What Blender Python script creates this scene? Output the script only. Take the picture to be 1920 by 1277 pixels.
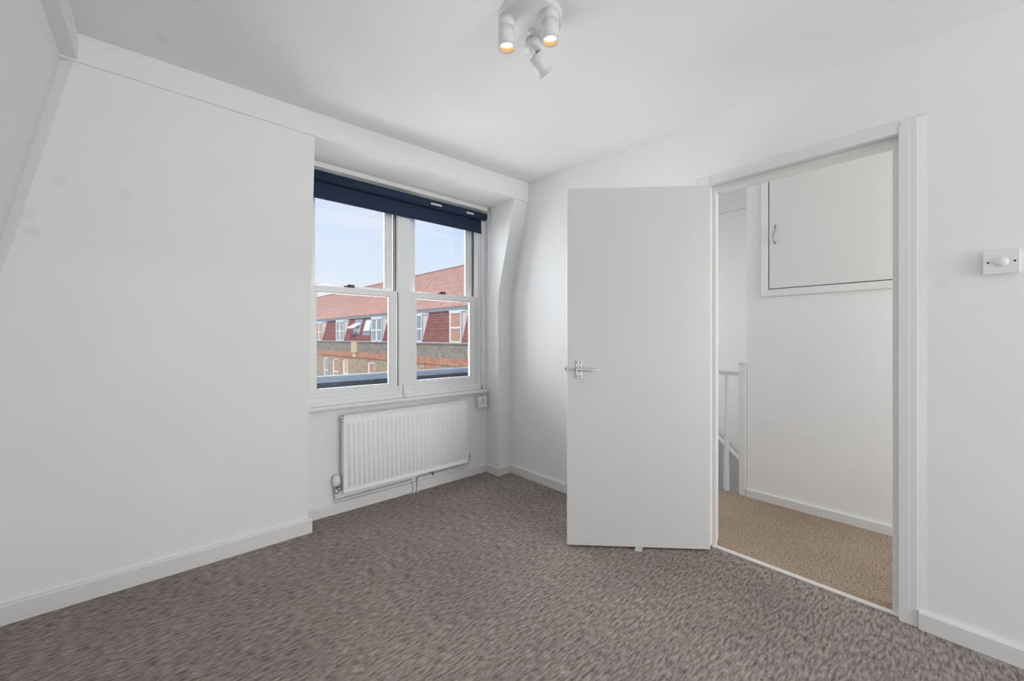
import bpy, math, random
from mathutils import Vector, Matrix
random.seed(7)
D = bpy.data
COL = bpy.context.scene.collection
for o in list(D.objects): D.objects.remove(o)

# ------------------------------------------------------------------ camera
# X runs along the window wall, Y along the door wall, Z up, metres; the camera stands at the origin.
H = 1.165
YAW = math.radians(48.38)
cam = D.cameras.new('camera'); camo = D.objects.new('camera', cam); COL.objects.link(camo)
cam.sensor_width = 36.0; cam.lens = 745.0 / 1920 * 36; cam.shift_y = -5.7 / 1920; cam.clip_start = 0.02; cam.clip_end = 500
camo.location = (0, 0, H); camo.rotation_euler = (math.pi / 2, 0, YAW - math.pi / 2)
sc = bpy.context.scene
sc.camera = camo
sc.view_settings.view_transform = 'Standard'; sc.view_settings.look = 'None'
sc.view_settings.gamma = 1; sc.view_settings.use_curve_mapping = False
sc.view_settings.exposure = 0.0

# ------------------------------------------------------------------ sky
SKY = 1.0
wd = D.worlds.new('sky'); sc.world = wd; wd.use_nodes = True
nt = wd.node_tree; nt.nodes.clear()
def N(nt, t, **k):
    n = nt.nodes.new(t)
    for a, b in k.items(): setattr(n, a, b)
    return n
out = N(nt, 'ShaderNodeOutputWorld'); bg = N(nt, 'ShaderNodeBackground'); tc = N(nt, 'ShaderNodeTexCoord')
sep = N(nt, 'ShaderNodeSeparateXYZ'); rmp = N(nt, 'ShaderNodeValToRGB'); mp = N(nt, 'ShaderNodeMapping')
ns = N(nt, 'ShaderNodeTexNoise'); cr = N(nt, 'ShaderNodeValToRGB'); mx = N(nt, 'ShaderNodeMix', data_type='RGBA')
L = nt.links.new
L(tc.outputs['Generated'], sep.inputs[0]); L(sep.outputs['Z'], rmp.inputs[0])
e = rmp.color_ramp.elements
e[0].position = 0.0; e[0].color = (0.90, 0.97, 1.0, 1)
e[1].position = 0.7; e[1].color = (0.45, 0.64, 0.95, 1)
k = e.new(0.30); k.color = (0.68, 0.86, 1.14, 1)
mp.inputs['Scale'].default_value = (1.2, 1.2, 4.0)
L(tc.outputs['Generated'], mp.inputs[0]); L(mp.outputs[0], ns.inputs['Vector'])
ns.inputs['Scale'].default_value = 2.2; ns.inputs['Detail'].default_value = 5
L(ns.outputs['Fac'], cr.inputs[0])
cr.color_ramp.elements[0].position = 0.42; cr.color_ramp.elements[0].color = (0, 0, 0, 1)
cr.color_ramp.elements[1].position = 0.75; cr.color_ramp.elements[1].color = (1, 1, 1, 1)
L(cr.outputs[0], mx.inputs[0]); L(rmp.outputs[0], mx.inputs[6]); mx.inputs[7].default_value = (0.97, 0.98, 1.03, 1)
L(mx.outputs[2], bg.inputs[0]); bg.inputs[1].default_value = SKY; L(bg.outputs[0], out.inputs[0])

# window and stairwell daylight, landing light, and unseen fill panels added behind the camera
def area(name, loc, target, sx, sy, power, col):
    l = D.lights.new(name, 'AREA'); l.shape = 'RECTANGLE'; l.size = sx; l.size_y = sy; l.energy = power; l.color = col
    o = D.objects.new(name, l); COL.objects.link(o); o.location = loc
    o.rotation_euler = (Vector(target) - Vector(loc)).to_track_quat('-Z', 'Y').to_euler()
    return o
for wx_ in (1.03, 1.74): area('window_daylight', (wx_, 2.915, 1.50), (wx_ + .75, 1.0, 1.50), .50, 1.36, 21, (0.93, 0.965, 1.0))
area('rear_fill', (1.3, -4.2, 1.3), (1.2, 2.7, 1.3), 2.2, 2.0, 88, (1.0, 0.985, 0.965))  # unseen fill panel added beyond the open back to light the room
area('rear_low_fill', (-.1, -1.0, .4), (-.1, .1, 2.4), .7, 1.0, 3, (1.0, .99, .97))  # unseen fill added low behind the camera, tilted up to brighten the ceiling
area('stairwell_daylight', (3.68, 2.92, 1.3), (3.8, 1.2, 1.2), 0.7, 1.4, 21, (0.98, 0.985, 1.0))  # added panel for the stairwell's daylight; no window is built there
area('landing_light', (2.72, -1.35, 1.5), (3.1, .9, 1.0), 0.5, 1.4, 8, (1.0, 0.97, 0.92))
sl_ = D.lights.new('hazy_sun', 'SUN'); sl_.energy = 2.4; sl_.angle = math.radians(12); sl_.color = (1, .97, .92)
so_ = D.objects.new('hazy_sun', sl_); COL.objects.link(so_); so_.location = (-8, -2, 9)
so_.rotation_euler = Vector((.42, .40, -.81)).to_track_quat('-Z', 'Y').to_euler()

# ------------------------------------------------------------------ materials
def mat(name, col, rough=0.6, metal=0.0, noise=0.0, nscale=8.0, bump=0.0, bscale=60.0, spec=None, emis=None, estr=0):
    m = D.materials.new(name); m.use_nodes = True; nt = m.node_tree; b = nt.nodes['Principled BSDF']
    b.inputs['Base Color'].default_value = (*col, 1); b.inputs['Roughness'].default_value = rough; b.inputs['Metallic'].default_value = metal
    if spec is not None: b.inputs['Specular IOR Level'].default_value = spec
    if emis: b.inputs['Emission Color'].default_value = (*emis, 1); b.inputs['Emission Strength'].default_value = estr
    tc = N(nt, 'ShaderNodeTexCoord')
    if noise:
        n = N(nt, 'ShaderNodeTexNoise'); n.inputs['Scale'].default_value = nscale; n.inputs['Detail'].default_value = 4
        nt.links.new(tc.outputs['Object'], n.inputs['Vector'])
        r = N(nt, 'ShaderNodeMapRange'); r.inputs['From Min'].default_value = .3; r.inputs['From Max'].default_value = .7
        r.inputs['To Min'].default_value = 1 - noise; r.inputs['To Max'].default_value = 1 + noise
        nt.links.new(n.outputs['Fac'], r.inputs[0])
        v = N(nt, 'ShaderNodeVectorMath', operation='SCALE'); v.inputs[0].default_value = col; nt.links.new(r.outputs[0], v.inputs['Scale'])
        nt.links.new(v.outputs[0], b.inputs['Base Color'])
    if bump:
        n = N(nt, 'ShaderNodeTexNoise'); n.inputs['Scale'].default_value = bscale; n.inputs['Detail'].default_value = 3
        nt.links.new(tc.outputs['Object'], n.inputs['Vector'])
        bp = N(nt, 'ShaderNodeBump'); bp.inputs['Strength'].default_value = bump; bp.inputs['Distance'].default_value = .002
        nt.links.new(n.outputs['Fac'], bp.inputs['Height']); nt.links.new(bp.outputs[0], b.inputs['Normal'])
    return m

def carpet(name, dark, light, sx, sy):
    m = D.materials.new(name); m.use_nodes = True; nt = m.node_tree; b = nt.nodes['Principled BSDF']; L = nt.links.new
    b.inputs['Roughness'].default_value = 0.95; b.inputs['Specular IOR Level'].default_value = 0.1
    tc = N(nt, 'ShaderNodeTexCoord'); mp = N(nt, 'ShaderNodeMapping'); mp.inputs['Scale'].default_value = (sx, sy, 50)
    L(tc.outputs['Object'], mp.inputs[0])
    n1 = N(nt, 'ShaderNodeTexNoise'); n1.inputs['Scale'].default_value = 1; n1.inputs['Detail'].default_value = 3; n1.inputs['Roughness'].default_value = .65
    L(mp.outputs[0], n1.inputs['Vector'])
    r = N(nt, 'ShaderNodeValToRGB'); e = r.color_ramp.elements
    e[0].position = .30; e[0].color = (*dark, 1); e[1].position = .70; e[1].color = (*light, 1)
    L(n1.outputs['Fac'], r.inputs[0])
    n2 = N(nt, 'ShaderNodeTexNoise'); n2.inputs['Scale'].default_value = 2.3; n2.inputs['Detail'].default_value = 3
    L(tc.outputs['Object'], n2.inputs['Vector'])
    mr = N(nt, 'ShaderNodeMapRange'); mr.inputs['From Min'].default_value = .3; mr.inputs['From Max'].default_value = .7
    mr.inputs['To Min'].default_value = .90; mr.inputs['To Max'].default_value = 1.1; L(n2.outputs['Fac'], mr.inputs[0])
    v = N(nt, 'ShaderNodeVectorMath', operation='SCALE'); L(r.outputs[0], v.inputs[0]); L(mr.outputs[0], v.inputs['Scale'])
    L(v.outputs[0], b.inputs['Base Color'])
    vo = N(nt, 'ShaderNodeTexVoronoi'); vo.inputs['Scale'].default_value = 260; L(tc.outputs['Object'], vo.inputs['Vector'])
    ad = N(nt, 'ShaderNodeMath', operation='ADD'); L(n1.outputs['Fac'], ad.inputs[0]); L(vo.outputs['Distance'], ad.inputs[1])
    bp = N(nt, 'ShaderNodeBump'); bp.inputs['Strength'].default_value = .7; bp.inputs['Distance'].default_value = .003
    L(ad.outputs[0], bp.inputs['Height']); L(bp.outputs[0], b.inputs['Normal'])
    return m

def brick(name, c1, c2, mortar, bw=.215, bh=.075, ms=.010, face='yz', bump=.5, var=.0):
    m = D.materials.new(name); m.use_nodes = True; nt = m.node_tree; b = nt.nodes['Principled BSDF']; L = nt.links.new
    b.inputs['Roughness'].default_value = .85
    tc = N(nt, 'ShaderNodeTexCoord'); s = N(nt, 'ShaderNodeSeparateXYZ'); c = N(nt, 'ShaderNodeCombineXYZ')
    L(tc.outputs['Object'], s.inputs[0]); L(s.outputs['Y'], c.inputs['X']); L(s.outputs['Z'], c.inputs['Y'])
    t = N(nt, 'ShaderNodeTexBrick'); L(c.outputs[0], t.inputs['Vector'])
    t.inputs['Color1'].default_value = (*c1, 1); t.inputs['Color2'].default_value = (*c2, 1); t.inputs['Mortar'].default_value = (*mortar, 1)
    t.inputs['Scale'].default_value = 1; t.inputs['Mortar Size'].default_value = ms; t.inputs['Brick Width'].default_value = bw; t.inputs['Row Height'].default_value = bh
    n = N(nt, 'ShaderNodeTexNoise'); n.inputs['Scale'].default_value = 3; n.inputs['Detail'].default_value = 5; L(tc.outputs['Object'], n.inputs['Vector'])
    mr = N(nt, 'ShaderNodeMapRange'); mr.inputs['From Min'].default_value = .3; mr.inputs['From Max'].default_value = .7
    mr.inputs['To Min'].default_value = .78; mr.inputs['To Max'].default_value = 1.22; L(n.outputs['Fac'], mr.inputs[0])
    v = N(nt, 'ShaderNodeVectorMath', operation='SCALE'); L(t.outputs['Color'], v.inputs[0]); L(mr.outputs[0], v.inputs['Scale'])
    L(v.outputs[0], b.inputs['Base Color'])
    return m

def glass(name, tint=(1, 1, 1), clear=.96):
    m = D.materials.new(name); m.use_nodes = True; nt = m.node_tree; nt.nodes.clear(); L = nt.links.new
    o = N(nt, 'ShaderNodeOutputMaterial'); t = N(nt, 'ShaderNodeBsdfTransparent'); g = N(nt, 'ShaderNodeBsdfGlossy'); x = N(nt, 'ShaderNodeMixShader')
    f = N(nt, 'ShaderNodeFresnel'); f.inputs[0].default_value = 1.45
    t.inputs[0].default_value = (*[clear * k for k in tint], 1); g.inputs['Roughness'].default_value = 0.02
    L(f.outputs[0], x.inputs[0]); L(t.outputs[0], x.inputs[1]); L(g.outputs[0], x.inputs[2]); L(x.outputs[0], o.inputs[0])
    return m

M = {}
M['wall'] = mat('wall_paint', (.88, .88, .875), .75, noise=.012, nscale=2.5, bump=.10, bscale=30)
M['ceil'] = mat('ceiling_paint', (.92, .92, .915), .8, noise=.01, nscale=2, bump=.08, bscale=25)
M['gloss'] = mat('gloss_white_paint', (.82, .82, .81), .22, bump=.12, bscale=35)
M['satin'] = mat('satin_white_paint', (.80, .80, .79), .4, bump=.05, bscale=40)
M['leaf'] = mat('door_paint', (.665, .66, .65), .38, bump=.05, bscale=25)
M['upvc'] = mat('window_white', (.84, .84, .84), .35)
M['track'] = mat('grey_sash_track', (.22, .23, .24), .5)
M['gap'] = mat('dark_gap', (.03, .03, .03), .9)
M['enamel'] = mat('radiator_enamel', (.92, .92, .92), .28)
M['plastic'] = mat('white_plastic', (.84, .84, .82), .3)
M['chrome'] = mat('chrome', (.60, .60, .60), .18, 1.0)
M['alum'] = mat('satin_aluminium', (.66, .66, .65), .35, .9)
M['pull'] = mat('tarnished_silver', (.36, .33, .34), .3, .8)
M['navy'] = mat('navy_blind_fabric', (.008, .022, .060), .75, bump=.2, bscale=500)
M['lock'] = mat('dark_bronze', (.03, .028, .025), .45, .6)
M['lamp'] = mat('lamp_white_metal', (.78, .78, .77), .4)
M['brass'] = mat('gold_reflector', (.40, .27, .125), .4, .6)
M['glow'] = mat('lit_lamp', (1, .95, .85), .5, emis=(1.0, .90, .74), estr=2.5)
M['off'] = mat('unlit_lens', (.7, .7, .66), .2)
M['rubber'] = mat('clear_grey_plastic', (.50, .55, .49), .15)
M['strip'] = mat('threshold_metal', (.86, .82, .77), .35, .25)
M['carpet'] = carpet('taupe_loop_carpet', (.125, .103, .094), (.50, .43, .395), 26, 100)
M['carpet2'] = carpet('landing_carpet', (.20, .145, .105), (.60, .47, .36), 105, 105)
M['grey'] = mat('grey_stair_paint', (.48, .48, .48), .5)
M['cold'] = mat('stairwell_paint', (.77, .77, .775), .7)
M['glass'] = glass('window_glass')
M['clear'] = glass('clear_plastic', (.9, .95, .9), .85)
def marks(m, spots, r=.026, dark=.955):
    nt = m.node_tree; b = nt.nodes['Principled BSDF']; L = nt.links.new
    src = b.inputs['Base Color'].links[0].from_socket; tc = N(nt, 'ShaderNodeTexCoord')
    for p in spots:
        d = N(nt, 'ShaderNodeVectorMath', operation='DISTANCE'); L(tc.outputs['Object'], d.inputs[0]); d.inputs[1].default_value = p
        r_ = N(nt, 'ShaderNodeMapRange'); r_.inputs['From Min'].default_value = r * .6; r_.inputs['From Max'].default_value = r * 1.2
        r_.inputs['To Min'].default_value = dark; r_.inputs['To Max'].default_value = 1.0; L(d.outputs['Value'], r_.inputs[0])
        v = N(nt, 'ShaderNodeVectorMath', operation='SCALE'); L(src, v.inputs[0]); L(r_.outputs[0], v.inputs['Scale']); src = v.outputs[0]
    L(src, b.inputs['Base Color'])
marks(M['wall'], [(-0.114, 2.507, 1.807), (-0.317, 2.502, 1.822), (-0.406, 2.543, 1.675), (-0.392, 2.562, 1.604), (2.285, 0.046, 1.379)]); marks(M['ceil'], [(0.008, 2.175, 2.393)])
# outside
M['lead'] = mat('blue_grey_lead', (.30, .36, .43), .55, noise=.15, nscale=4)
M['felt'] = mat('mineral_felt', (.045, .06, .08), .9, noise=.6, nscale=60, bump=.6, bscale=150)
M['feltcap'] = mat('pale_weathered_lead', (.22, .265, .32), .5, noise=.18, nscale=12)
M['render'] = mat('dormer_white', (.92, .97, .96), .6)
M['ybrick'] = brick('stock_brick', (.60, .43, .26), (.36, .26, .17), (.55, .48, .38))
M['pbrick'] = brick('weathered_brick', (.42, .35, .26), (.24, .21, .17), (.34, .32, .28))
M['rbrick'] = brick('red_brick', (.68, .27, .15), (.54, .21, .12), (.56, .36, .25))
M['mtile'] = brick('red_hanging_tile', (.46, .15, .12), (.34, .11, .095), (.18, .08, .07), bw=.165, bh=.5, ms=.012)
M['rtile'] = brick('salmon_roof_tile', (.90, .52, .42), (.76, .41, .33), (.50, .27, .22), bw=.17, bh=.5, ms=.016)
M['tbutt'] = mat('tile_shadow_line', (.09, .045, .04), .9)  # dark colour paints the shadow line under each hanging-tile course
M['rbutt'] = mat('roof_tile_shadow_line', (.34, .18, .14), .9)  # darker edge colour stands in for the shade between roof courses
M['ridge'] = mat('ridge_tile', (.24, .15, .11), .8)
M['coping'] = mat('coping_stone', (.20, .20, .20), .8, noise=.2, nscale=2)
M['buff'] = mat('pier_buff', (.80, .62, .38), .8, noise=.12, nscale=5)
M['fpane'] = mat('far_window_glass', (.30, .36, .40), .08, spec=.8)
M['fcurt'] = mat('far_window_curtain', (.66, .34, .24), .6)
M['fblind'] = mat('far_window_blind', (.85, .58, .34), .6)
M['ground'] = mat('courtyard_paving', (.25, .24, .23), .9, noise=.2, nscale=1)

# ------------------------------------------------------------------ mesh helpers
OFF = {}
class MB:
    def __init__(s): s.v = []; s.f = []; s.m = []; s.mi = 0; s.sm = []; s.smooth = False
    def add(s, vs, fs):
        b = len(s.v); s.v += [tuple(v) for v in vs]
        for f in fs: s.f.append([b + i for i in f]); s.m.append(s.mi); s.sm.append(s.smooth)
        return s
    def box(s, x0, x1, y0, y1, z0, z1):
        return s.add([(x0,y0,z0),(x1,y0,z0),(x1,y1,z0),(x0,y1,z0),(x0,y0,z1),(x1,y0,z1),(x1,y1,z1),(x0,y1,z1)],
                     [(0,3,2,1),(4,5,6,7),(0,1,5,4),(1,2,6,5),(2,3,7,6),(3,0,4,7)])
    def hexa(s, p):   # eight points, bottom four then top four
        return s.add(p, [(0,3,2,1),(4,5,6,7),(0,1,5,4),(1,2,6,5),(2,3,7,6),(3,0,4,7)])
    def prism(s, poly, axis, a, b):
        # poly in the two other axes (cyclic order kept: X->(y,z), Y->(x,z), Z->(x,y))
        def p(q, t): return {'X': (t, q[0], q[1]), 'Y': (q[0], t, q[1]), 'Z': (q[0], q[1], t)}[axis]
        n = len(poly); vs = [p(q, a) for q in poly] + [p(q, b) for q in poly]
        fs = [tuple(range(n - 1, -1, -1)), tuple(range(n, 2 * n))] + [(i, (i+1) % n, n + (i+1) % n, n + i) for i in range(n)]
        return s.add(vs, fs)
    def tube(s, pts, r, seg=12, caps=True, radii=None):
        pts = [Vector(p) for p in pts]; n = len(pts); vs = []; up = None
        for i, p in enumerate(pts):
            t = (pts[min(i+1, n-1)] - pts[max(i-1, 0)]).normalized()
            if up is None: up = Vector((0, 0, 1)) if abs(t.z) < .9 else Vector((1, 0, 0))
            a = t.cross(up).normalized(); bb = a.cross(t).normalized(); up = bb
            rr = radii[i] if radii else r
            for k in range(seg):
                an = 2 * math.pi * k / seg; vs.append(p + a * rr * math.cos(an) + bb * rr * math.sin(an))
        fs = [(i*seg + k, i*seg + (k+1) % seg, (i+1)*seg + (k+1) % seg, (i+1)*seg + k) for i in range(n-1) for k in range(seg)]
        o = s.smooth; s.smooth = True; s.add(vs, fs); s.smooth = o
        if caps: s.add(vs[:seg], [tuple(range(seg-1, -1, -1))]); s.add(vs[-seg:], [tuple(range(seg))])
        return s
    def lathe(s, prof, c, ax=(0, 0, 1), seg=32, smooth=True):
        ax = Vector(ax).normalized(); u = ax.orthogonal().normalized(); w = ax.cross(u); c = Vector(c); vs = []
        for r, t in prof:
            for k in range(seg):
                an = 2 * math.pi * k / seg; vs.append(c + ax * t + (u * math.cos(an) + w * math.sin(an)) * r)
        fs = [(i*seg + k, i*seg + (k+1) % seg, (i+1)*seg + (k+1) % seg, (i+1)*seg + k) for i in range(len(prof)-1) for k in range(seg)]
        o = s.smooth; s.smooth = smooth; s.add(vs, fs); s.smooth = o
        return s
    def build(s, name, mats, parent=None, bevel=0, seg=2, recalc=True):
        if not isinstance(mats, (list, tuple)): mats = [mats]
        off = OFF.get(parent.name, Vector((0, 0, 0))) if parent else Vector((0, 0, 0))
        me = D.meshes.new(name); me.from_pydata([Vector(v) - off for v in s.v], [], s.f)
        for q in mats: me.materials.append(q)
        for i, p in enumerate(me.polygons): p.material_index = s.m[i]; p.use_smooth = s.sm[i]
        if recalc:
            import bmesh
            b = bmesh.new(); b.from_mesh(me); bmesh.ops.recalc_face_normals(b, faces=b.faces); b.to_mesh(me); b.free()
        me.update()
        o = D.objects.new(name, me); COL.objects.link(o)
        if parent: o.parent = parent; OFF[o.name] = off
        if bevel:
            md = o.modifiers.new('edge', 'BEVEL'); md.width = bevel; md.segments = seg; md.limit_method = 'ANGLE'; md.angle_limit = math.radians(40)
        return o
def tag(o, label=None, cat=None, group=None, kind=None):
    if label: o['label'] = label
    if cat: o['category'] = cat
    if group: o['group'] = group
    if kind: o['kind'] = kind
    return o
def thing(name, loc, label, cat, group=None, kind=None):
    o = D.objects.new(name, None); COL.objects.link(o); o.location = loc; o.empty_display_size = .05
    OFF[o.name] = Vector(loc)
    return tag(o, label, cat, group, kind)
def struct(o, label, cat): return tag(o, label, cat, kind='structure')

# ------------------------------------------------------------------ room shell
WX0, WX1 = .664, 2.14          # window recess
DX = 2.285                      # door wall face
YB = -1.5                       # how far the room is built behind the camera
def ceil_z(x, y): return 2.395 + .0175 * (x + .3) + .036 * (y - 2.38)
OUT = 2.92
def yp(z):      # depth of the leaning wall face at height z, with a soft bend
    z0, r, k = 1.52, .09, .2739
    if z <= z0 - r: return 2.585
    if z >= z0 + r: return 2.585 - k * (z - z0)
    return 2.585 - k * (z - z0 + r) ** 2 / (4 * r)
ZS = [0, 1.0] + [1.43 + i * .0225 for i in range(9)] + [1.75, 2.0, 2.287]
def xb(z): return -.257 - .2615 * (2.287 - max(z, 1.37))
def xa(z): return xb(z) - .037
def ya(z): return yp(z) + .022
def xr_(z): return .668 + .014 * min(max((z - .9) / .6, 0), 1) - .034 * min(max((z - 1.55) / .73, 0), 1)
def stack(rings):
    w = MB(); k = len(rings[0]); vs = [p for r in rings for p in r]; n = len(rings)
    fs = [tuple(range(k - 1, -1, -1)), tuple(k*(n-1) + i for i in range(k))]
    for i in range(n-1):
        for j in range(k): fs.append((i*k + j, i*k + (j+1) % k, (i+1)*k + (j+1) % k, (i+1)*k + j))
    return w.add(vs, fs)
w = stack([[(xb(z), yp(z), z), (xr_(z), yp(z), z), (xr_(z), OUT, z), (xb(z), OUT, z)] for z in ZS])
w.prism([(yp(z), z) for z in ZS] + [(OUT, 2.287), (OUT, 0)], 'X', WX1, DX + .02)
w.box(WX0, WX1, 2.745, OUT, 0, .70)
struct(w.build('wall_window', M['wall']), 'white mansard wall around the window recess, leaning inwards above', 'wall')

# beam over the window wall and beam on the left, both under the ceiling
w = MB().box(-.60, DX, 2.367, OUT, 2.281, 2.60)
struct(w.build('trim_1', M['wall'], bevel=.004), 'white boxed beam along the ceiling above the window', 'beam')
w = MB().box(-.60, -.245, YB, OUT, 2.287, 2.60)
struct(w.build('trim_2', M['wall'], bevel=.004), 'white boxed beam along the ceiling above the left wall', 'beam')
w = stack([[(xa(z), YB, z), (xa(z), ya(z), z), (xb(z), yp(z), z), (xb(z), OUT, z), (-.75, OUT, z), (-.75, YB, z)] for z in ZS])
struct(w.build('wall_left', M['wall']), 'white wall on the left leaning inwards under the beam', 'wall')

struct(MB().box(-.75, .20, YB - .1, YB, 0, 2.6).build('rear_light_block', M['wall']), 'unseen white panel added behind the camera to block sky light', 'wall')  # added to keep sky light from the open back off the door wall

# door wall
OY0, OY1, OZ = .135, .945, 2.030
w = MB().box(DX, 2.40, YB, OY0, 0, 2.60).box(DX, 2.40, OY1, OUT, 0, 2.60).box(DX, 2.40, OY0, OY1, OZ, 2.60)
struct(w.build('wall_right', M['wall']), 'white wall with the doorway and the dimmer switch', 'wall')
# ceiling
pts = [(-.75, -2.4), (DX + .06, -2.4), (DX + .06, OUT), (-.75, OUT)]  # carried past the rear edge to block sun through the open back
w = MB().hexa([(x, y, ceil_z(x, y)) for x, y in pts] + [(x, y, 2.7) for x, y in pts])
struct(w.build('ceiling', M['ceil']), 'white bedroom ceiling', 'ceiling')
w = MB().box(DX + .06, 3.32, YB, 3.0, 2.46, 2.6)
struct(w.build('ceiling.001', M['ceil']), 'white ceiling of the landing outside the door', 'ceiling')
# floors
w = MB().box(-.75, 2.318, YB, OUT, -.12, 0)
struct(w.build('floor', M['carpet']), 'taupe flecked loop carpet of the bedroom', 'floor')
w = MB().box(2.332, 3.235, YB, 3.0, -.12, .002)
struct(w.build('floor.001', M['carpet2'], bevel=.004), 'lighter brown carpet of the landing beyond the doorway', 'floor')

# baseboards: a board with an eased top edge following a path of (x, y)
def board(path, h, t, z0=0.0, side=1):
    w = MB(); pr = [(0, z0), (t, z0), (t, h - .007), (t - .004, h - .001), (t - .007, h), (0, h)]
    P = [Vector(p) for p in path]; vs = []
    for i, p in enumerate(P):
        d0 = (P[i] - P[i-1]).normalized() if i else (P[1] - P[0]).normalized()
        d1 = (P[i+1] - P[i]).normalized() if i < len(P)-1 else d0
        n0 = Vector((-d0.y, d0.x)) * side; n1 = Vector((-d1.y, d1.x)) * side
        m = (n0 + n1); m = m / (m.dot(n0)) if m.length > .01 else n0
        for a, z in pr: q = p + m * a; vs.append((q.x, q.y, z))
    k = len(pr); fs = [tuple(range(k)), tuple(range(len(vs)-1, len(vs)-1-k, -1))]
    for i in range(len(P)-1):
        for j in range(k): fs.append((i*k + j, i*k + (j+1) % k, (i+1)*k + (j+1) % k, (i+1)*k + j))
    return w.add(vs, fs)
struct(board([(-.49, 2.585), (.6642, 2.585), (.6642, 2.745)], .083, .020, side=-1).build('baseboard_left', M['satin']), 'white baseboard under the leaning wall left of the window', 'baseboard')
struct(board([(.686, 2.745), (WX1, 2.745), (WX1, 2.585), (DX, 2.585), (DX, .99)], .071, .018, side=-1).build('baseboard_window', M['satin']), 'white baseboard under the radiator and round the corner behind the door', 'baseboard')
struct(board([(DX, .108), (DX, YB)], .071, .017, side=-1).build('baseboard_right', M['satin']), 'white baseboard right of the doorway below the dimmer switch', 'baseboard')
struct(board([(3.222, 1.035), (3.222, YB)], .062, .018, .002, side=-1).build('baseboard_landing', M['satin']), 'white baseboard of the landing wall beyond the doorway', 'baseboard')

# ------------------------------------------------------------------ landing and stairwell
CY1, CZ0, CZ1 = .895, 1.504, 2.36
w = MB()
w.box(3.222, 3.32, YB, 1.035, 0, CZ0).box(3.222, 3.32, CY1, 1.035, CZ0, 2.6).box(3.222, 3.32, YB, -.22, CZ0, 2.6).box(3.222, 3.32, -.22, CY1, CZ1, 2.6)
struct(w.build('wall_landing', M['wall'], bevel=.002), 'white landing wall with the high cupboard, seen through the doorway', 'wall')
w = MB().box(3.28, 4.1, .95, 1.035, -2.4, 2.6).box(4.1, 4.2, .95, 3.0, -2.4, 2.371).box(4.1, 4.2, .95, 3.0, 2.377, 3.1).box(3.32, 4.2, .95, 3.1, 3.0, 3.1).box(3.22, 3.32, .95, 3.1, 2.55, 3.1).box(3.28, 4.1, .95, 1.035, 2.55, 3.0).box(3.28, 4.1, 3.0, 3.1, 2.55, 3.0).box(4.106, 4.2, .95, 3.0, 2.36, 2.39).box(2.9, 4.2, 3.0, 3.1, -2.4, 2.6).box(3.10, 3.22, 1.035, 3.0, -2.4, -.12)
struct(w.build('wall_stairwell', M['cold']), 'pale bluish stairwell wall with a thin crack line, seen at the left of the doorway', 'wall')
w = MB().box(2.40, 2.44, YB, OY0 - .02, 0, 2.46)
# staircase going down below the landing
st = thing('staircase', (3.65, 1.5, -.2), 'grey staircase going down behind the white balustrade on the landing', 'stairs', kind='structure')
for i in range(7):
    y = 2.6 - i * .23; z = .98 - i * .20 - .75
    if y - .25 < 1.04: break
    MB().box(3.30, 4.06, y - .25, y, z - .24, z - .2).build('tread', M['carpet2'], st, bevel=.006)
    MB().box(3.30, 4.06, y - .02, y, z - .2 - .2, z - .2).build('riser', M['grey'], st)
w = MB()   # wall string: a sloping board with a moulded capping
def sl(y): return .195 + (y - 1.56) * .87
ya, yb = 1.04, 2.9
w.add([(4.072, ya, sl(ya)-.62), (4.072, yb, sl(yb)-.62), (4.072, yb, sl(yb)), (4.072, ya, sl(ya)), (4.1, ya, sl(ya)-.62), (4.1, yb, sl(yb)-.62), (4.1, yb, sl(yb)), (4.1, ya, sl(ya))],
      [(0,1,2,3),(4,7,6,5),(0,4,5,1),(3,2,6,7),(0,3,7,4),(1,5,6,2)])
w.build('string_board', M['grey'], st)
w = MB(); w.tube([(4.066, ya, sl(ya) + .005), (4.066, yb, sl(yb) + .005)], .022, 8); w.build('capping', M['gloss'], st)

bal = thing('balustrade', (3.235, 1.35, 0), 'white landing balustrade with a square newel post, at the left edge of the doorway opening', 'balustrade')
w = MB().box(3.205, 3.255, 1.037, 1.083, .002, .968); w.box(3.200, 3.260, 1.033, 1.087, .968, .984); w.build('newel_post', M['gloss'], bal, bevel=.003)
w = MB(); w.prism([(3.208, .878), (3.252, .878), (3.252, .894), (3.262, .902), (3.262, .918), (3.25, .928), (3.21, .928), (3.198, .918), (3.198, .902), (3.208, .894)], 'Y', 1.083, 2.9)
w.build('handrail', M['gloss'], bal, bevel=.002)
for y in [1.178 + .118 * i for i in range(14)]:
    w = MB(); w.hexa([(3.232-.016, y-.016, -.02), (3.232+.016, y-.016, -.02), (3.232+.016, y+.016, -.02), (3.232-.016, y+.016, -.02),
                      (3.232-.010, y-.010, .88), (3.232+.010, y-.010, .88), (3.232+.010, y+.010, .88), (3.232-.010, y+.010, .88)])
    w.build('baluster', M['gloss'], bal, bevel=.002)

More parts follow.
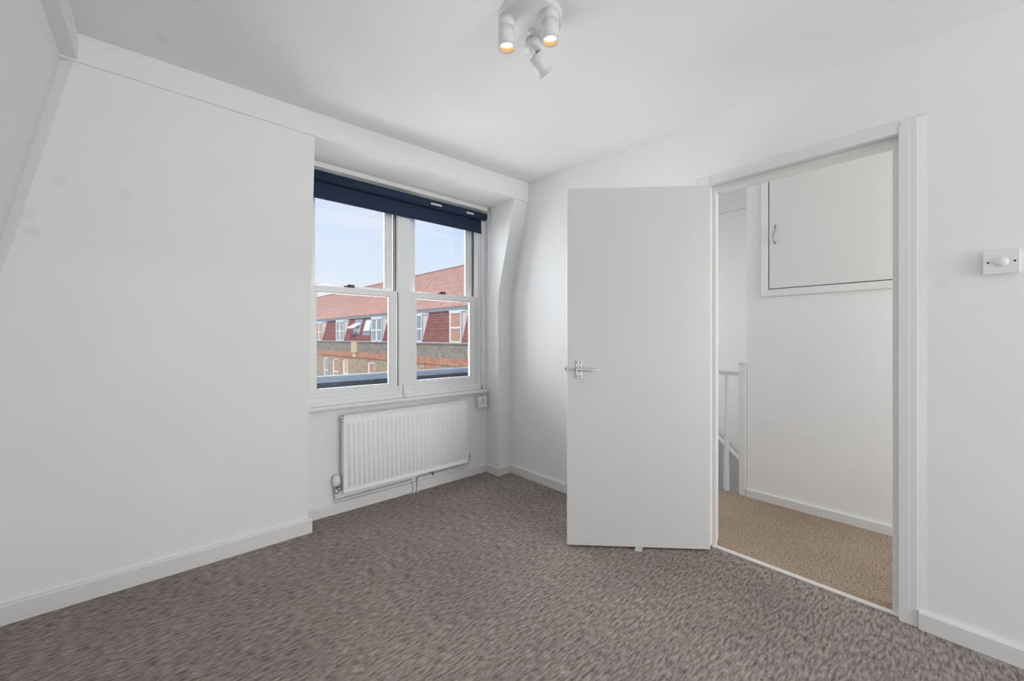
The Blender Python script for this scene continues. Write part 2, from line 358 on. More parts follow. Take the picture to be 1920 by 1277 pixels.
# high cupboard in the landing wall
cb = thing('wall_cupboard', (3.222, .34, CZ0), 'white high cupboard with a mitred frame in the landing wall', 'cupboard')
fy, fz = CY1 + .048, CZ0 - .056
MB().add([(3.222, fy, fz), (3.222, fy, CZ1 + .05), (3.206, fy - .006, CZ1 + .05), (3.206, fy - .006, fz + .008), (3.214, CY1 + .003, CZ1 + .05), (3.214, CY1 + .003, CZ0 - .004), (3.224, CY1 + .001, CZ1 + .05), (3.224, CY1 + .001, CZ0 - .002)],
         [(0, 1, 2, 3), (3, 2, 4, 5), (5, 4, 6, 7), (1, 6, 4, 2)]).add(
         [(3.222, fy, fz), (3.206, fy - .006, fz + .008), (3.214, CY1 + .003, CZ0 - .004), (3.224, CY1, CZ0 - .002), (3.222, -.3, fz), (3.206, -.3, fz + .008), (3.214, -.3, CZ0 - .004), (3.224, -.3, CZ0 - .002)],
         [(0, 1, 5, 4), (1, 2, 6, 5), (2, 3, 7, 6), (4, 5, 6, 7)]).build('frame', M['gloss'], cb)
dr = MB().box(3.216, 3.236, -.21, CY1 - .005, CZ0 + .004, CZ1 - .004).build('door', M['gloss'], cb, bevel=.002)
MB().box(3.226, 3.5, -.22, CY1 - .001, CZ0 + .001, CZ1 - .001).build('cavity', M['gap'], cb)
pts = []
for i in range(17):
    t = i / 16; pts.append((3.212 - .026 * math.sin(math.pi * t) ** .6 if 0 < i < 16 else 3.214, .853 + .006 * math.sin(2 * math.pi * t), 1.830 + .112 * t))
hh = MB(); hh.tube(pts, .004, 8, radii=[.006, .005, .0035, .0035, .0035, .004, .0045, .005, .005, .005, .0045, .004, .0035, .0035, .0035, .005, .006])
for z in (1.826, 1.946): hh.lathe([(0, .004), (.006, .003), (.008, 0)], (3.216, .853, z), (-1, 0, 0), 12)
tag(hh.build('handle', M['pull'], dr), 'small wavy silver bow handle')

# ------------------------------------------------------------------ door frame, threshold, door
w = MB()
w.box(2.278, 2.405, .920, OY1, .0, 2.03)        # hinge jamb lining
w.box(2.276, 2.405, OY0, .166, .0, 2.03)        # latch jamb lining
w.box(2.279, 2.405, .166, .920, 2.008, 2.03)    # head lining
w.box(2.322, 2.340, .901, .920, .0, 2.008)
w.box(2.322, 2.405, .166, .188, .0, 2.008)      # stops
w.box(2.3225, 2.405, .188, .901, 1.986, 2.008)
struct(w.build('trim_3', M['gloss'], bevel=.0015), 'white glossy door lining with stops around the doorway', 'door frame')
w = MB()   # architrave, room side: right leg and head, with an eased outer slope
w.prism([(DX, .160), (2.277, .160), (2.277, .113), (2.2785, .110), (DX, .084)], 'Z', 0, 2.052)
w.prism([(DX, .922), (2.273, .922), (2.273, .955), (2.277, .975), (DX, .985)], 'Z', 0, 2.052)
w.add([(DX, .084, 2.064), (2.2825, .092, 2.056), (2.2815, .112, 2.040), (2.2815, .160, 2.012), (DX, .160, 2.012),
       (DX, .99, 2.064), (2.2825, .99, 2.056), (2.2815, .99, 2.040), (2.2815, .99, 2.012), (DX, .99, 2.012)],
      [(0, 1, 6, 5), (1, 2, 7, 6), (2, 3, 8, 7), (3, 4, 9, 8), (0, 4, 3, 2, 1), (5, 6, 7, 8, 9)])
struct(w.build('trim_4', M['gloss'], bevel=.001), 'white glossy architrave on the room side of the doorway', 'door casing')
w = MB().prism([(2.300, .0), (2.300, .006), (2.306, .009), (2.322, .009), (2.330, .006), (2.330, 0)], 'Y', .166, .915)
struct(w.build('trim_5', M['strip']), 'pale metal threshold strip between the two carpets in the doorway', 'threshold strip')

HX, HY = 2.242, .899
dx, dy = -.7032, .7110          # from hinge to latch edge
nx, ny = .7110, .7032           # away from the camera
def dl(s, t, z): return (HX + dx*s + nx*t, HY + dy*s + ny*t, z)
door = thing('door_1', (HX, HY, 0), 'plain white flush door standing open into the bedroom', 'door', kind='structure')
LW, LT, LZ0, LZ1 = .7735, .036, .011, 1.993
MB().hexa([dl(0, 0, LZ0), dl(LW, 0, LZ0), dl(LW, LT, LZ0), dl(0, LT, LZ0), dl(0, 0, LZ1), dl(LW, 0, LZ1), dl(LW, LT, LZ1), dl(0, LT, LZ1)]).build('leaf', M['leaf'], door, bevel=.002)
hs, hz = .7135, .9885
hd = MB().hexa([dl(.693, -.006, hz-.050), dl(.7285, -.006, hz-.050), dl(.7285, 0, hz-.050), dl(.693, 0, hz-.050), dl(.693, -.006, hz+.050), dl(.7285, -.006, hz+.050), dl(.7285, 0, hz+.050), dl(.693, 0, hz+.050)])
hnd = hd.build('handle_plate', M['alum'], door, bevel=.002)
w = MB(); w.lathe([(.0085, 0), (.0085, .012), (.007, .03), (.009, .038), (.011, .044), (.009, .052), (0, .054)], dl(hs, -.006, hz), (-nx, -ny, 0), 20)
pp = [dl(hs + .002, -.046, hz), dl(hs - .02, -.050, hz), dl(hs - .05, -.050, hz - .001), dl(hs - .085, -.047, hz - .001), dl(hs - .105, -.042, hz)]
w.tube(pp, .007, 12, radii=[.008, .0075, .007, .0065, .005])
w.build('lever', M['alum'], hnd)
w = MB()
for s in (.7005, .7215):
    for z in (hz - .038, hz + .038): w.lathe([(0, .0025), (.0028, .002), (.0034, 0)], dl(s, -.006, z), (-nx, -ny, 0), 12)
w.build('screw', M['lock'], hnd)
MB().hexa([dl(LW, .008, hz-.03), dl(LW+.0015, .008, hz-.03), dl(LW+.0015, .028, hz-.03), dl(LW, .028, hz-.03), dl(LW, .008, hz+.03), dl(LW+.0015, .008, hz+.03), dl(LW+.0015, .028, hz+.03), dl(LW, .028, hz+.03)]).build('latch_plate', M['chrome'], door)
MB().hexa([dl(LW, .012, hz-.008), dl(LW+.011, .018, hz-.008), dl(LW+.011, .024, hz-.008), dl(LW, .024, hz-.008), dl(LW, .012, hz+.008), dl(LW+.011, .018, hz+.008), dl(LW+.011, .024, hz+.008), dl(LW, .024, hz+.008)]).build('latch_bolt', M['chrome'], door)
for z in (.22, 1.05, 1.78):
    MB().lathe([(0, -.045), (.006, -.045), (.006, .045), (0, .045)], (HX + .008, HY + .026, z), (0, 0, 1), 12).build('hinge', M['chrome'], door)

# wedge under the door
w = MB()
def wd_(s, t, z): return dl(s, t, z)
s0, s1 = .350, .390
w.hexa([wd_(s0+.022, -.030, 0), wd_(s1+.026, -.026, 0), wd_(s1-.004, .03, 0), wd_(s0, .03, 0), wd_(s0+.024, -.026, .012), wd_(s1+.020, -.022, .016), wd_(s1-.004, .03, .010), wd_(s0, .03, .010)])
dst = w.build('door_wedge', M['rubber'], bevel=.003)
tag(dst, 'small translucent grey-green wedge poking out under the open door', 'door stop')

# ------------------------------------------------------------------ window
win = thing('window_1', (1.38, 2.80, .70), 'white double sash window with four panes above the radiator', 'window', kind='structure')
w = MB()
w.box(.668, .725, 2.770, 2.90, .70, 2.283)        # left frame
w.box(2.055, WX1, 2.765, 2.90, .70, 2.283)        # right frame
w.box(2.095, WX1, 2.745, 2.765, .715, 2.283)      # outer bead
w.box(1.335, 1.425, 2.765, 2.90, .715, 2.283)     # mullion
w.box(.668, WX1, 2.768, 2.90, 2.20, 2.283)        # head
w.box(.668, WX1, 2.775, 2.90, .70, .802)          # cill
w.box(.668, 1.352, 2.762, 2.775, .70, .772).box(1.378, 2.09, 2.762, 2.775, .70, .772)
w.box(.668, 1.350, 2.750, 2.762, .70, .742).box(1.380, 2.09, 2.750, 2.762, .70, .742)
w.build('frame', M['upvc'], win, bevel=.0025)
MB().box(1.3635, 1.3665, 2.7625, 2.764, .725, .81).box(.70, 2.09, 2.7485, 2.750, .7145, .7165).box(2.092, 2.096, 2.744, 2.746, .714, .745).build('joint', M['gap'], win)
# window board
MB().prism([(2.95, .70), (2.95, .716), (2.708, .716), (2.701, .712), (2.699, .704), (2.701, .696), (2.708, .690), (2.745, .690), (2.745, .70)], 'X', .665, 2.118).build('window_board', M['gloss'], win)
def sash(x0, x1, z0, z1, yf, st_, tr, br, name, lock=None, lifts=False):
    y1 = yf + .024
    w = MB()
    w.box(x0, x0 + st_, yf, y1, z0, z1).box(x1 - st_, x1, yf, y1, z0, z1)
    w.box(x0 + st_, x1 - st_, yf, y1, z1 - tr, z1).box(x0 + st_, x1 - st_, yf, y1, z0, z0 + br)
    # inner glazing bead, stepped back
    b = .010
    w.box(x0 + st_, x0 + st_ + b, yf + .006, y1, z0 + br, z1 - tr).box(x1 - st_ - b, x1 - st_, yf + .006, y1, z0 + br, z1 - tr)
    w.box(x0 + st_ + b, x1 - st_ - b, yf + .006, y1, z1 - tr - b * .6, z1 - tr).box(x0 + st_ + b, x1 - st_ - b, yf + .006, y1, z0 + br, z0 + br + b * .6)
    s = w.build(name, M['upvc'], win, bevel=.002)
    MB().box(x0 + st_, x1 - st_, yf + .009, yf + .013, z0 + br, z1 - tr).build('pane', M['glass'], s)
    if lock:
        q = MB(); q.lathe([(.0, 0), (.020, 0), (.020, .005), (.008, .008), (.007, .016), (0, .017)], (lock, yf + .02, z1), (0, 0, 1), 16)
        q.box(lock - .034, lock + .034, yf + .006, yf + .024, z1, z1 + .009)
        q.box(lock - .012, lock + .034, yf + .014, yf + .024, z1 + .013, z1 + .021)
        tag(q.build('sash_fastener', M['lock'], s), 'dark bronze fastener on the meeting rail')
    if lifts:
        for lx_ in (x0 + (x1-x0) * .52, x0 + (x1-x0) * .64):
            q = MB(); q.lathe([(0, .006), (.006, .005), (.009, 0)], (lx_, yf, z0 + .014), (0, -1, 0), 12); q.build('lift_knob', M['plastic'], s)
    return s
sash(.712, 1.326, .800, 1.509, 2.786, .051, .042, .020, 'lower_sash', .985, True)
sash(1.432, 2.057, .802, 1.516, 2.786, .051, .046, .026, 'lower_sash', 1.725, True)
sash(.712, 1.312, 1.470, 2.22, 2.828, .051, .05, .05, 'upper_sash')
sash(1.440, 2.040, 1.470, 2.22, 2.828, .051, .05, .05, 'upper_sash')
MB().box(1.314, 1.334, 2.826, 2.832, 1.51, 2.2).box(2.041, 2.056, 2.826, 2.832, 1.52, 2.2).build('sash_track', M['alum'], win)
MB().box(1.313, 1.318, 2.822, 2.828, 1.51, 2.10).box(1.329, 1.334, 2.815, 2.828, 1.51, 2.10).box(2.040, 2.045, 2.822, 2.828, 1.52, 2.10).box(2.051, 2.056, 2.815, 2.828, 1.52, 2.10).build('track_groove', M['track'], win)
MB().box(1.3275, 1.3345, 2.787, 2.789, .805, 1.505).box(2.0575, 2.0595, 2.764, 2.789, .80, 1.51).build('shadow_gap', M['track'], win)

# ------------------------------------------------------------------ roller blind
rb = thing('roller_blind', (1.39, 2.71, 2.2), 'navy blue roller blind rolled up almost fully above the window', 'blind')
RY, RZ, RR = 2.715, 2.200, .031
MB().lathe([(0, -.705), (RR, -.705), (RR, .705), (0, .705)], (1.396, RY, RZ), (1, 0, 0), 28).build('roller', M['navy'], rb)
MB().box(.695, 2.082, RY + RR - .0015, RY + RR, 2.066, RZ).build('fabric', M['navy'], rb)
MB().box(.695, 2.082, RY + RR - .007, RY + RR + .004, 2.062, 2.080).build('bottom_bar', M['navy'], rb, bevel=.003)
MB().box(.682, 2.118, 2.700, 2.740, 2.252, 2.283).box(.682, 2.118, 2.696, 2.700, 2.249, 2.262).build('head_rail', M['plastic'], rb, bevel=.002)
br = MB().box(2.110, 2.114, RY - .03, RY + .03, 2.165, 2.255)
br.lathe([(0, 0), (.026, 0), (.028, .004), (.028, .012), (.022, .018), (0, .018)], (2.1135, RY, RZ + .01), (1, 0, 0), 24)
br.build('bracket', M['plastic'], rb)
ch = MB()
for xx, yy, zb in ((2.120, RY - .020, 1.52), (2.122, RY + .018, 1.52)):
    ch.tube([(xx, yy, RZ + .01), (xx + .003, yy + .003, 1.95), (xx, (yy + RY) / 2, 1.60), (xx, RY, zb)], .0030, 6)
ch.build('chain', M['plastic'], rb)
for a, b in ((1.555, 1.650), (1.885, 1.955)):
    w = MB()
    for i in range(8):
        a0 = math.radians(182 + i * 3.2); a1 = math.radians(182 + (i + 1) * 3.2)
        w.add([(x, RY + (RR + .0006) * math.cos(q), RZ + (RR + .0006) * math.sin(q)) for x, q in ((a, a0), (b, a0), (b + .004, a1), (a + .004, a1))], [(0, 1, 2, 3)])
    tag(w.build('pale_streak', M['alum'], rb), 'thin pale streak on the roll')  # pale strips along the front of the roll

# ------------------------------------------------------------------ radiator
rad = thing('radiator', (1.39, 2.69, .15), 'white ribbed panel radiator on the wall under the window', 'radiator')
RX0, RX1, RF, RZ0, RZ1 = .902, 1.888, 2.662, .148, .652
NF = 29
w = MB()
# pressed panel: flat border, flutes as shallow raised ribs with rounded ends
xm0, xm1, zm0, zm1 = RX0 + .022, RX1 - .012, RZ0 + .030, RZ1 - .045
pitch = (xm1 - xm0) / NF
xs = [RX0, RX0 + .012]; hs_ = [0, 0]
for i in range(NF):
    a = xm0 + i * pitch
    for fr, hh_ in ((0.0, 0), (.20, 0), (.32, 1), (.68, 1), (.80, 0)): xs.append(a + fr * pitch); hs_.append(hh_)
xs += [xm1, RX1]; hs_ += [0, 0]
zs = [RZ0, zm0 - .004, zm0 + .003, zm0 + .014, zm1 - .014, zm1 - .003, zm1 + .004, RZ1]; hz_ = [0, 0, .25, 1, 1, .25, 0, 0]
vs = []
for z, a in zip(zs, hz_):
    for x, b in zip(xs, hs_): vs.append((x, RF + .010 - .014 * a * b, z))
nx_ = len(xs); fs = [(j*nx_ + i, j*nx_ + i + 1, (j+1)*nx_ + i + 1, (j+1)*nx_ + i) for j in range(len(zs)-1) for i in range(nx_-1)]
w.smooth = True; w.add(vs, fs); w.smooth = False
w.box(RX0, RX1, RF + .011, RF + .018, RZ0, RZ1)
w.box(RX0 - .002, RX0 + .004, RF + .002, RF + .016, RZ0 - .001, RZ1 + .001).box(RX1 - .004, RX1 + .002, RF + .002, RF + .016, RZ0 - .001, RZ1 + .001)
w.box(RX0 - .002, RX1 + .002, RF + .001, RF + .016, RZ1 - .006, RZ1 + .001).box(RX0 - .002, RX1 + .002, RF + .001, RF + .016, RZ0 - .001, RZ0 + .006)
w.build('panel', M['enamel'], rad, recalc=False)
MB().box(RX0, RX0 + .004, RF + .016, RF + .058, RZ0 + .012, RZ1 - .006).build('side_cover', M['enamel'], rad)
MB().box(RX1 - .004, RX1, RF + .016, RF + .058, RZ0 + .012, RZ1 - .006).build('side_cover', M['enamel'], rad)
g = MB()
g.box(RX0, RX1, RF + .016, RF + .019, RZ1 - .006, RZ1).box(RX0, RX1, RF + .055, RF + .058, RZ1 - .006, RZ1)
for i in range(60): x = RX0 + .01 + i * .0165; g.box(x, x + .008, RF + .019, RF + .055, RZ1 - .006, RZ1 - .003)
g.build('top_grille', M['enamel'], rad)
w = MB(); w.lathe([(0, .014), (.006, .014), (.010, .008), (.010, 0)], (RX0 - .002, RF + .022, RZ1 - .032), (-1, 0, 0), 12); w.build('air_vent', M['chrome'], rad)
for x in (1.12, 1.72): MB().box(x, x + .03, 2.715, 2.745, .22, .60).build('wall_bracket', M['enamel'], rad)
# thermostatic valve, left
VX, VY = .868, 2.708
tv = MB(); tv.lathe([(0, .262), (.016, .262), (.020, .258), (.021, .240), (.0235, .236), (.0235, .210), (.020, .204), (.020, .196), (0, .196)], (VX, VY, 0), (0, 0, 1), 20)
for i in range(12):
    a = 2 * math.pi * i / 12; c_, s_ = math.cos(a), math.sin(a)
    tv.box(VX + .0235*c_ - .002, VX + .0235*c_ + .002, VY + .0235*s_ - .002, VY + .0235*s_ + .002, .211, .236)
tvo = tv.build('thermostatic_valve', M['plastic'], rad)
w = MB(); w.lathe([(.012, .196), (.013, .188), (.010, .184), (.010, .160), (.0125, .158), (.0125, .145), (.008, .143)], (VX, VY, 0), (0, 0, 1), 16)
w.lathe([(.008, 0), (.008, .012), (.012, .013), (.012, .028), (.0075, .029), (.0075, .042)], (VX, VY, .172), (1, 0, 0), 12)
tag(w.build('valve_body', M['chrome'], tvo), 'chrome valve body')
# lockshield valve, right
w = MB(); w.lathe([(0, .205), (.009, .203), (.011, .185), (.009, .180), (.009, .16), (.012, .158), (.012, .146), (.007, .144)], (1.925, VY, 0), (0, 0, 1), 14)
w.lathe([(.008, 0), (.008, .010), (.0115, .011), (.0115, .024), (.007, .025), (.007, .034)], (1.925, VY, .172), (-1, 0, 0), 12)
w.build('lockshield_valve', M['chrome'], rad)
PY = 2.716
def bend(pts, r, k=4):
    P = [Vector(p) for p in pts]; o = [P[0]]
    for i in range(1, len(P)-1):
        a = P[i] + (P[i-1] - P[i]).normalized() * r; b = P[i] + (P[i+1] - P[i]).normalized() * r
        for j in range(k+1): t = j / k; o.append(a * (1-t)**2 + P[i] * 2*t*(1-t) + b * t*t)
    return o + [P[-1]]
MB().tube(bend([(VX, VY, .146), (VX, PY, .088), (1.425, PY, .097), (1.428, PY, -.005)], .016), .0072, 10).build('pipe', M['gloss'], rad)
MB().tube(bend([(1.925, VY, .146), (1.928, PY, .104), (1.466, PY, .104), (1.458, PY, -.005)], .018), .0072, 10).build('pipe', M['gloss'], rad)
MB().lathe([(.0105, .128), (.0115, .135), (.0105, .146), (.008, .146)], (VX, VY, 0), (0, 0, 1), 12).build('pipe_nut', M['plastic'], rad)
MB().box(1.578, 1.592, PY - .010, 2.728, .098, .122).build('pipe_clip', M['chrome'], rad)

# ------------------------------------------------------------------ socket and switch
so = thing('power_socket', (2.07, 2.72, .615), 'white surface-mounted round-pin wall socket under the right end of the window board', 'socket')
MB().box(2.020, 2.106, 2.704, 2.745, .572, .660).build('box', M['plastic'], so, bevel=.003)
MB().box(2.016, 2.110, 2.697, 2.704, .568, .664).build('face_plate', M['plastic'], so, bevel=.003)
w = MB()
for x, z, r in ((2.063, .632, .0058), (2.048, .608, .0052), (2.078, .608, .0052)): w.lathe([(r, 0), (0, .0002)], (x, 2.6968, z), (0, -1, 0), 14)
for x in (2.033, 2.093): w.lathe([(.0022, 0), (0, .0002)], (x, 2.6968, .616), (0, -1, 0), 8)
tag(w.build('pin_hole', M['gap'], so), 'dark round pin holes')

sw = thing('dimmer_switch', (DX, -.100, 1.437), 'white square dimmer switch with a round knob on the wall right of the doorway', 'light switch')
SY0, SY1, SZ0, SZ1 = -.1435, -.0575, 1.394, 1.480
MB().box(2.268, DX, SY0 + .003, SY1 - .003, SZ0 + .003, SZ1 - .003).build('back_box', M['plastic'], sw, bevel=.002)
MB().box(2.262, 2.269, SY0, SY1, SZ0, SZ1).build('face_plate', M['plastic'], sw, bevel=.003)
MB().lathe([(.0175, 0), (.0170, .0015), (.0150, .002), (.0145, .0055), (.0125, .0075), (0, .008)], (2.262, -.1005, 1.437), (-1, 0, 0), 28).build('knob', M['plastic'], sw)
for y in (-.0700, -.1310):
    MB().lathe([(0, .001), (.0028, .0006), (.0032, 0)], (2.262, y, 1.437), (-1, 0, 0), 12).build('screw', M['lock'], sw)

# ------------------------------------------------------------------ ceiling spotlight
F_ = Vector((math.cos(YAW), math.sin(YAW), 0)); R_ = Vector((math.sin(YAW), -math.cos(YAW), 0))
def fr(t, x, z): v = F_ * t + R_ * x; return Vector((v.x, v.y, z))
cz = ceil_z(.95, 1.08)
pc = fr(1.50, .0675, cz)
sp = thing('ceiling_spotlight', pc, 'white round ceiling spotlight with three cylindrical heads, two lit', 'ceiling light')
zb = 2.345
MB().lathe([(.121, cz - zb + .01), (.121, .004), (.118, 0), (0, 0)], (pc.x, pc.y, zb), (0, 0, 1), 56).build('canopy', M['lamp'], sp)
MB().lathe([(.012, 0), (.012, -.006), (.009, -.009), (0, -.009)], (*fr(1.53, .072, zb)[:2], zb), (0, 0, 1), 16).build('fixing_screw', M['lamp'], sp)
def head(t, x, lit):
    c = fr(t, x, 0); r = .0310; zbot = 2.2375
    if lit:
        w = MB(); w.lathe([(r - .003, zb), (r - .003, zb - .002), (r, zb - .003), (r, zb - .034), (r - .001, zb - .0345), (r - .001, zb - .036), (r, zb - .0365), (r, zbot), (r - .001, zbot), (r - .0045, zbot + .004)], (c.x, c.y, 0), (0, 0, 1), 40)
        h = w.build('lamp_head', M['lamp'], sp)
        tag(MB().lathe([(r - .0046, zbot + .003), (r - .0050, zbot + .020)], (c.x, c.y, 0), (0, 0, 1), 40).build('rim', M['brass'], h), 'gold inner rim')
        tag(MB().lathe([(r - .0049, zbot + .0195), (r - .010, zbot + .0175), (0, zbot + .0165)], (c.x, c.y, 0), (0, 0, 1), 32).build('bulb', M['glow'], h), 'glowing bulb face')
        l = D.lights.new('bulb_light', 'SPOT'); l.energy = 4; l.spot_size = math.radians(100); l.spot_blend = .8; l.color = (1, .85, .66); l.shadow_soft_size = .02
        o = D.objects.new('bulb_light', l); COL.objects.link(o); o.parent = h; o.location = Vector((c.x, c.y, zbot - .005)) - OFF[h.name]
    else:
        zk = 2.312; r2 = .0315
        w = MB(); w.lathe([(r2 - .003, zb), (r2 - .003, zb - .002), (r2, zb - .003), (r2, zk + .002), (r2 - .002, zk), (0, zk)], (c.x, c.y, 0), (0, 0, 1), 36)
        ax = (R_ * .58 + F_ * .45 - Vector((0, 0, .62))).normalized()
        p0 = fr(1.588, .0915, 2.294)
        w.tube([p0 - ax * .022 - R_ * .004, p0 + ax * .01], .008, 12)
        w.lathe([(0, 0), (r - .004, 0), (r - .001, .002), (r - .001, .080), (r - .0035, .080), (r - .0035, .066)], p0, ax, 36)
        h = tag(w.build('lamp_head', M['lamp'], sp), 'unlit head tilted away')
        MB().lathe([(r - .0036, .066), (0, .064)], p0, ax, 24).build('bulb', M['off'], h)
head(1.475, -.0198, True)
head(1.4416, .1390, True)
head(1.5845, .0830, False)

# ------------------------------------------------------------------ outside: our own parapet
pr = thing('parapet', (1.5, 3.6, .6), 'low roof parapet with a pale lead capping and dark felt face just outside the window', 'parapet', kind='structure')
MB().prism([(3.545, .25), (3.545, .782), (3.56, .790), (3.79, .80), (3.79, .0), (3.3, .0), (3.3, .25)], 'X', -3, 9).build('felt_face', M['felt'], pr)
MB().prism([(3.538, .784), (3.542, .794), (3.56, .803), (3.60, .809), (3.78, .814), (3.80, .811), (3.80, .78), (3.78, .78), (3.78, .802), (3.60, .798), (3.56, .793), (3.546, .784)], 'X', -3, 9).build('capping', M['feltcap'], pr)
MB().prism([(3.785, .814), (3.785, .821), (3.805, .821), (3.805, .81)], 'X', -3, 9).build('edge_strip', M['render'], pr)
MB().box(-3, 9, 2.93, 3.545, .20, .26).build('gutter', M['felt'], pr)

# ------------------------------------------------------------------ outside: building across the courtyard (turned 1.84 degrees)
ROT = math.radians(1.84)
bd = thing('brick_building', (0, 0, 0), 'long red-roofed brick building with a tile-hung mansard and white dormers across the courtyard', 'building')
bd.rotation_euler = (0, 0, ROT)
BY0, BY1 = 6.0, 78.0
FX = 13.0
def wall_strip(z0, z1, x, m, name, holes=()):
    w = MB(); ys = sorted([BY0, BY1] + [h for a in holes for h in a[:2]])
    w_ = []
    hs = sorted(holes); y = BY0
    for (a, b, za, zt) in hs:
        w.box(x, x + .35, y, a, z0, z1)
        if za > z0: w.box(x, x + .35, a, b, z0, za)
        if zt < z1: w.box(x, x + .35, a, b, zt, z1)
        y = b
    w.box(x, x + .35, y, BY1, z0, z1)
    return w.build(name, m, bd)
lows = [(42.25, 43.55), (38.6, 39.9), (36.05, 37.45), (33.75, 35.05), (28.6, 29.95), (22.7, 24.0), (46.2, 47.6), (50.3, 51.7)]
holes = [(a, b, -2.75, -.66) for a, b in lows]
wall_strip(-9.0, -.40, FX, M['ybrick'], 'brick_wall', holes)
wall_strip(-.40, -.02, FX - .02, M['rbrick'], 'red_brick_band')
MB().box(FX - .06, FX + .1, BY0, BY1, -.43, -.37).build('string_course', M['rbrick'], bd)
wall_strip(-.02, .76, FX, M['pbrick'], 'parapet_wall')
MB().box(FX - .05, FX + .38, BY0, BY1, .76, .83).build('coping', M['coping'], bd)
MB().box(FX + .02, FX + .40, BY0, BY1, .83, .885).build('flashing', M['render'], bd)
# red brick surrounds above and between the lower windows
for a, b in lows: MB().box(FX - .012, FX + .1, a - .25, b + .25, -.655, -.43).build('red_brick_panel', M['rbrick'], bd)
for a, b in ((20.2, 21.6), (25.6, 26.3), (17.0, 17.7)): MB().box(FX - .012, FX + .1, a, b, -6, -.43).build('red_brick_panel', M['rbrick'], bd)
MB().box(FX - .16, FX + .05, 31.85, 32.75, -.05, .80).box(FX - .10, FX + .05, 32.0, 32.6, -.42, -.05).build('buff_pier', M['buff'], bd)  # small buff pier projecting from the parapet wall
for i, (a, b) in enumerate(lows):
    z0, z1 = -2.75, -.66; x = FX + .05
    w = MB(); t = .17
    w.box(x, x + .08, a, a + t, z0, z1).box(x, x + .08, b - t, b, z0, z1).box(x, x + .08, a, b, z1 - t, z1).box(x, x + .08, a, b, z0, z0 + t)
    w.box(x + .02, x + .08, a, b, (z0+z1)/2 - .25, (z0+z1)/2 - .13)
    f = w.build('lower_window', M['render'], bd)
    MB().box(x + .04, x + .05, a + t, b - t, z0 + t, z1 - t).build('pane', [M['fblind'], M['fpane'], M['fcurt'], M['fblind'], M['fcurt']][i % 5], f)
# tile-hung mansard: real overlapping courses
def mans_x(z): return FX + .05 + (z - .88) * .50 / 1.86
def inter(a, b, gaps):
    r = []; y = a
    for g0, g1 in sorted(gaps):
        if g1 <= a or g0 >= b: continue
        if g0 > y: r.append((y, g0))
        y = max(y, g1)
    if y < b: r.append((y, b))
    return r
dorm = [(40.35, 42.15), (34.82, 36.70), (27.47, 29.36), (21.91, 23.45), (17.77, 18.97), (12.9, 14.1), (46.5, 48.6), (52.9, 55.2), (60, 62.4)]
gaps = [(a + .02, b - .02) for a, b in dorm]
tiles = MB(); nc = 17; z0, z1 = .86, 2.76
for i in range(nc):
    za = z0 + (z1 - z0) * i / nc; zc = z0 + (z1 - z0) * (i + 1) / nc
    for y0, y1 in inter(BY0, BY1, gaps):
        xa, xc = mans_x(za), mans_x(zc)
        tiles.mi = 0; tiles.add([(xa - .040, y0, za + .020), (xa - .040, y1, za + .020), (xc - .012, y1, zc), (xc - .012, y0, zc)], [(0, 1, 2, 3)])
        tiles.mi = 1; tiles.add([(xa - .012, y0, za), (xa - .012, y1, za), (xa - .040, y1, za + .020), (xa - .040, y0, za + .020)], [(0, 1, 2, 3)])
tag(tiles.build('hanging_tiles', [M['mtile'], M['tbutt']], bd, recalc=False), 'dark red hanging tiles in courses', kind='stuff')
MB().add([(FX + .09, BY0, .8), (FX + .09, BY1, .8), (mans_x(2.8) + .05, BY1, 2.8), (mans_x(2.8) + .05, BY0, 2.8)], [(0, 1, 2, 3)]).build('mansard_backing', M['gap'], bd)
MB().box(FX + .42, FX + .75, BY0, BY1, 2.75, 2.945).build('eaves_band', M['lead'], bd)
# main roof courses
rt = MB(); nc = 46; xa0, za0, xr, zr = FX + .40, 2.93, FX + 5.08, 6.62
for i in range(nc):
    t0, t1 = i / nc, (i + 1) / nc
    x0, zA = xa0 + (xr - xa0) * t0, za0 + (zr - za0) * t0; x1, zB = xa0 + (xr - xa0) * t1, za0 + (zr - za0) * t1
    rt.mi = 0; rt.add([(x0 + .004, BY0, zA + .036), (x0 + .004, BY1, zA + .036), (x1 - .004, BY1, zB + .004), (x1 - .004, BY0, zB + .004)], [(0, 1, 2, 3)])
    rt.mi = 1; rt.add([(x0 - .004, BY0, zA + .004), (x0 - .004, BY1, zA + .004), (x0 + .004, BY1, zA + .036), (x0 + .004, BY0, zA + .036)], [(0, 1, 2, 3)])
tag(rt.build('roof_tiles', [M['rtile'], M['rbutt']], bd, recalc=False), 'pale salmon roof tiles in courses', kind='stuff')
MB().add([(xr, BY0, zr), (xr, BY1, zr), (xr + 4, BY1, 3), (xr + 4, BY0, 3)], [(0, 1, 2, 3)]).build('rear_slope', M['rtile'], bd)
MB().tube([(xr, BY0, zr - .02), (xr, BY1, zr - .02)], .09, 8).build('ridge_tiles', M['ridge'], bd)
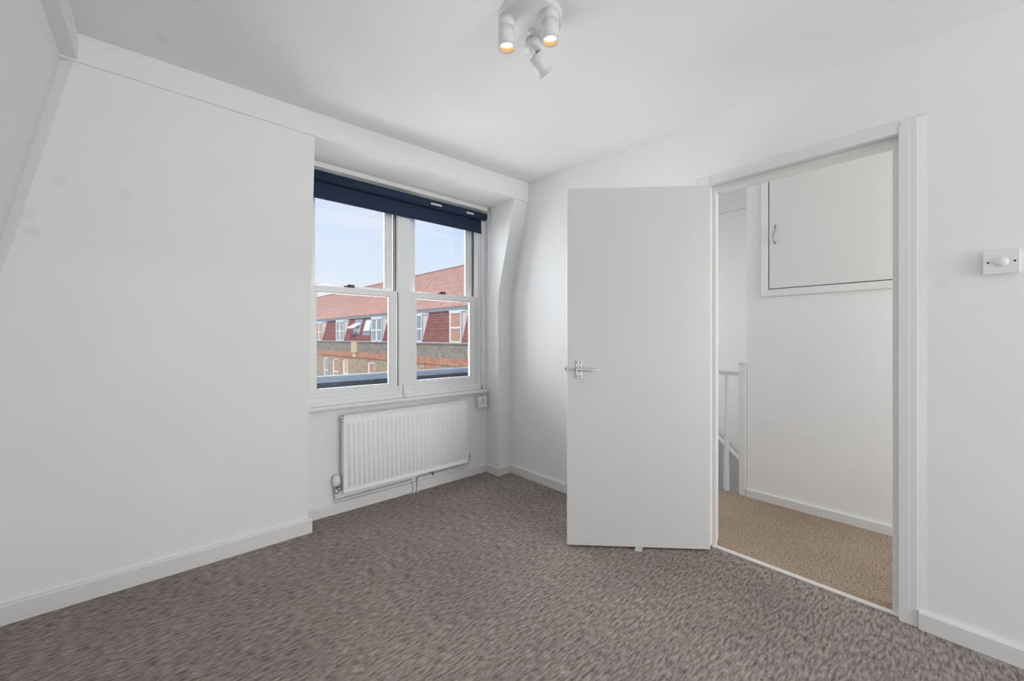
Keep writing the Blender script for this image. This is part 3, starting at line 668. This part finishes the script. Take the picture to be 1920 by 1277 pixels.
# dormers
for i, (a, b) in enumerate(dorm):
    zt = 2.62; zb_ = .86; xf = FX + .02; xt = mans_x(zt) + .03
    dm = MB()
    for y in (a, b - .06):
        dm.prism([(xf, zb_), (xt, zt), (xf, zt)], 'Y', y, y + .06)
    dm.box(xf, xt + .1, a - .04, b + .04, zt, zt + .10)
    d_ = dm.build('dormer', M['render'], bd)
    ld = MB()
    for y in (a, b):    # lead along the sloping foot of each cheek
        ld.add([(xf - .01, y - .012, zb_), (xt - .02, y - .012, zt), (xt + .07, y - .012, zt), (xf + .08, y - .012, zb_)], [(0, 1, 2, 3)])
        ld.add([(xf - .01, y + .012, zb_), (xt - .02, y + .012, zt), (xt + .07, y + .012, zt), (xf + .08, y + .012, zb_)], [(0, 1, 2, 3)])
    ld.box(xf - .02, xt + .15, a - .05, b + .05, zt + .10, zt + .16)
    ld.build('lead_flashing', M['lead'], d_)
    w = MB(); t = .13; m_ = (a + b) / 2; x = xf
    w.box(x, x + .07, a, a + t, zb_, zt).box(x, x + .07, b - t, b, zb_, zt).box(x, x + .07, a, b, zt - .10, zt).box(x, x + .07, a, b, zb_, zb_ + .09)
    if b - a > 1.3: w.box(x, x + .07, m_ - .09, m_ + .09, zb_, zt)
    w.box(x + .01, x + .07, a, b, 1.66, 1.76)
    w.build('window_frame', M['render'], d_)
    pp = [M['fpane'], M['fcurt']]
    MB().box(x + .03, x + .04, a + t, m_, zb_ + .09, zt - .1).build('pane', pp[(i + 1) % 2] if i != 2 else M['fpane'], d_)
    MB().box(x + .03, x + .04, m_, b - t, zb_ + .09, zt - .1).build('pane', M['fcurt'] if i in (0, 4) else M['fpane'], d_)
# roof windows in the mansard
def skylight(y0, y1, z0, z1, opened):
    w = MB(); k = .50 / 1.86
    def q(y, z, o): return (mans_x(z) - .05 - o, y, z)
    w.hexa([q(y0, z0, 0), q(y1, z0, 0), q(y1, z0, -.12), q(y0, z0, -.12), q(y0, z1, 0), q(y1, z1, 0), q(y1, z1, -.12), q(y0, z1, -.12)])
    s = w.build('roof_window', M['lead'], bd)
    if not opened:
        MB().hexa([q(y0+.15, z0+.35, .09), q(y1-.15, z0+.35, .09), q(y1-.15, z0+.35, 0), q(y0+.15, z0+.35, 0), q(y0+.15, z1-.1, .09), q(y1-.15, z1-.1, .09), q(y1-.15, z1-.1, 0), q(y0+.15, z1-.1, 0)]).build('pane', M['render'], s)
    else:
        MB().hexa([q(y0+.15, z0+.2, .01), q(y1-.2, z0+.2, .01), q(y1-.2, z0+.2, 0), q(y0+.15, z0+.2, 0), q(y0+.15, z0+.75, .01), q(y1-.2, z0+.75, .01), q(y1-.2, z0+.75, 0), q(y0+.15, z0+.75, 0)]).build('pane', M['render'], s)
        xm = mans_x(2.1)
        MB().hexa([(xm - .75, y0+.1, 1.95), (xm - .75, y1-.1, 1.95), (xm - .70, y1-.1, 1.88), (xm - .70, y0+.1, 1.88), (xm, y0+.1, 2.35), (xm, y1-.1, 2.35), (xm + .05, y1-.1, 2.28), (xm+.05, y0+.1, 2.28)]).build('open_casement', M['render'], s)
        MB().hexa([q(y0+.4, z1-.75, .012), q(y1-.25, z1-.75, .012), q(y1-.25, z1-.75, 0), q(y0+.4, z1-.75, 0), q(y0+.4, z1-.15, .012), q(y1-.25, z1-.15, .012), q(y1-.25, z1-.15, 0), q(y0+.4, z1-.15, 0)]).build('pane', M['fpane'], s)
skylight(31.9, 33.4, 1.45, 2.68, True)
skylight(29.9, 31.2, 1.32, 2.62, False)
w = MB().box(-40, 60, 4, 95, -9.2, -9.0)
struct(w.build('ground', M['ground']), 'courtyard paving far below the window', 'ground')
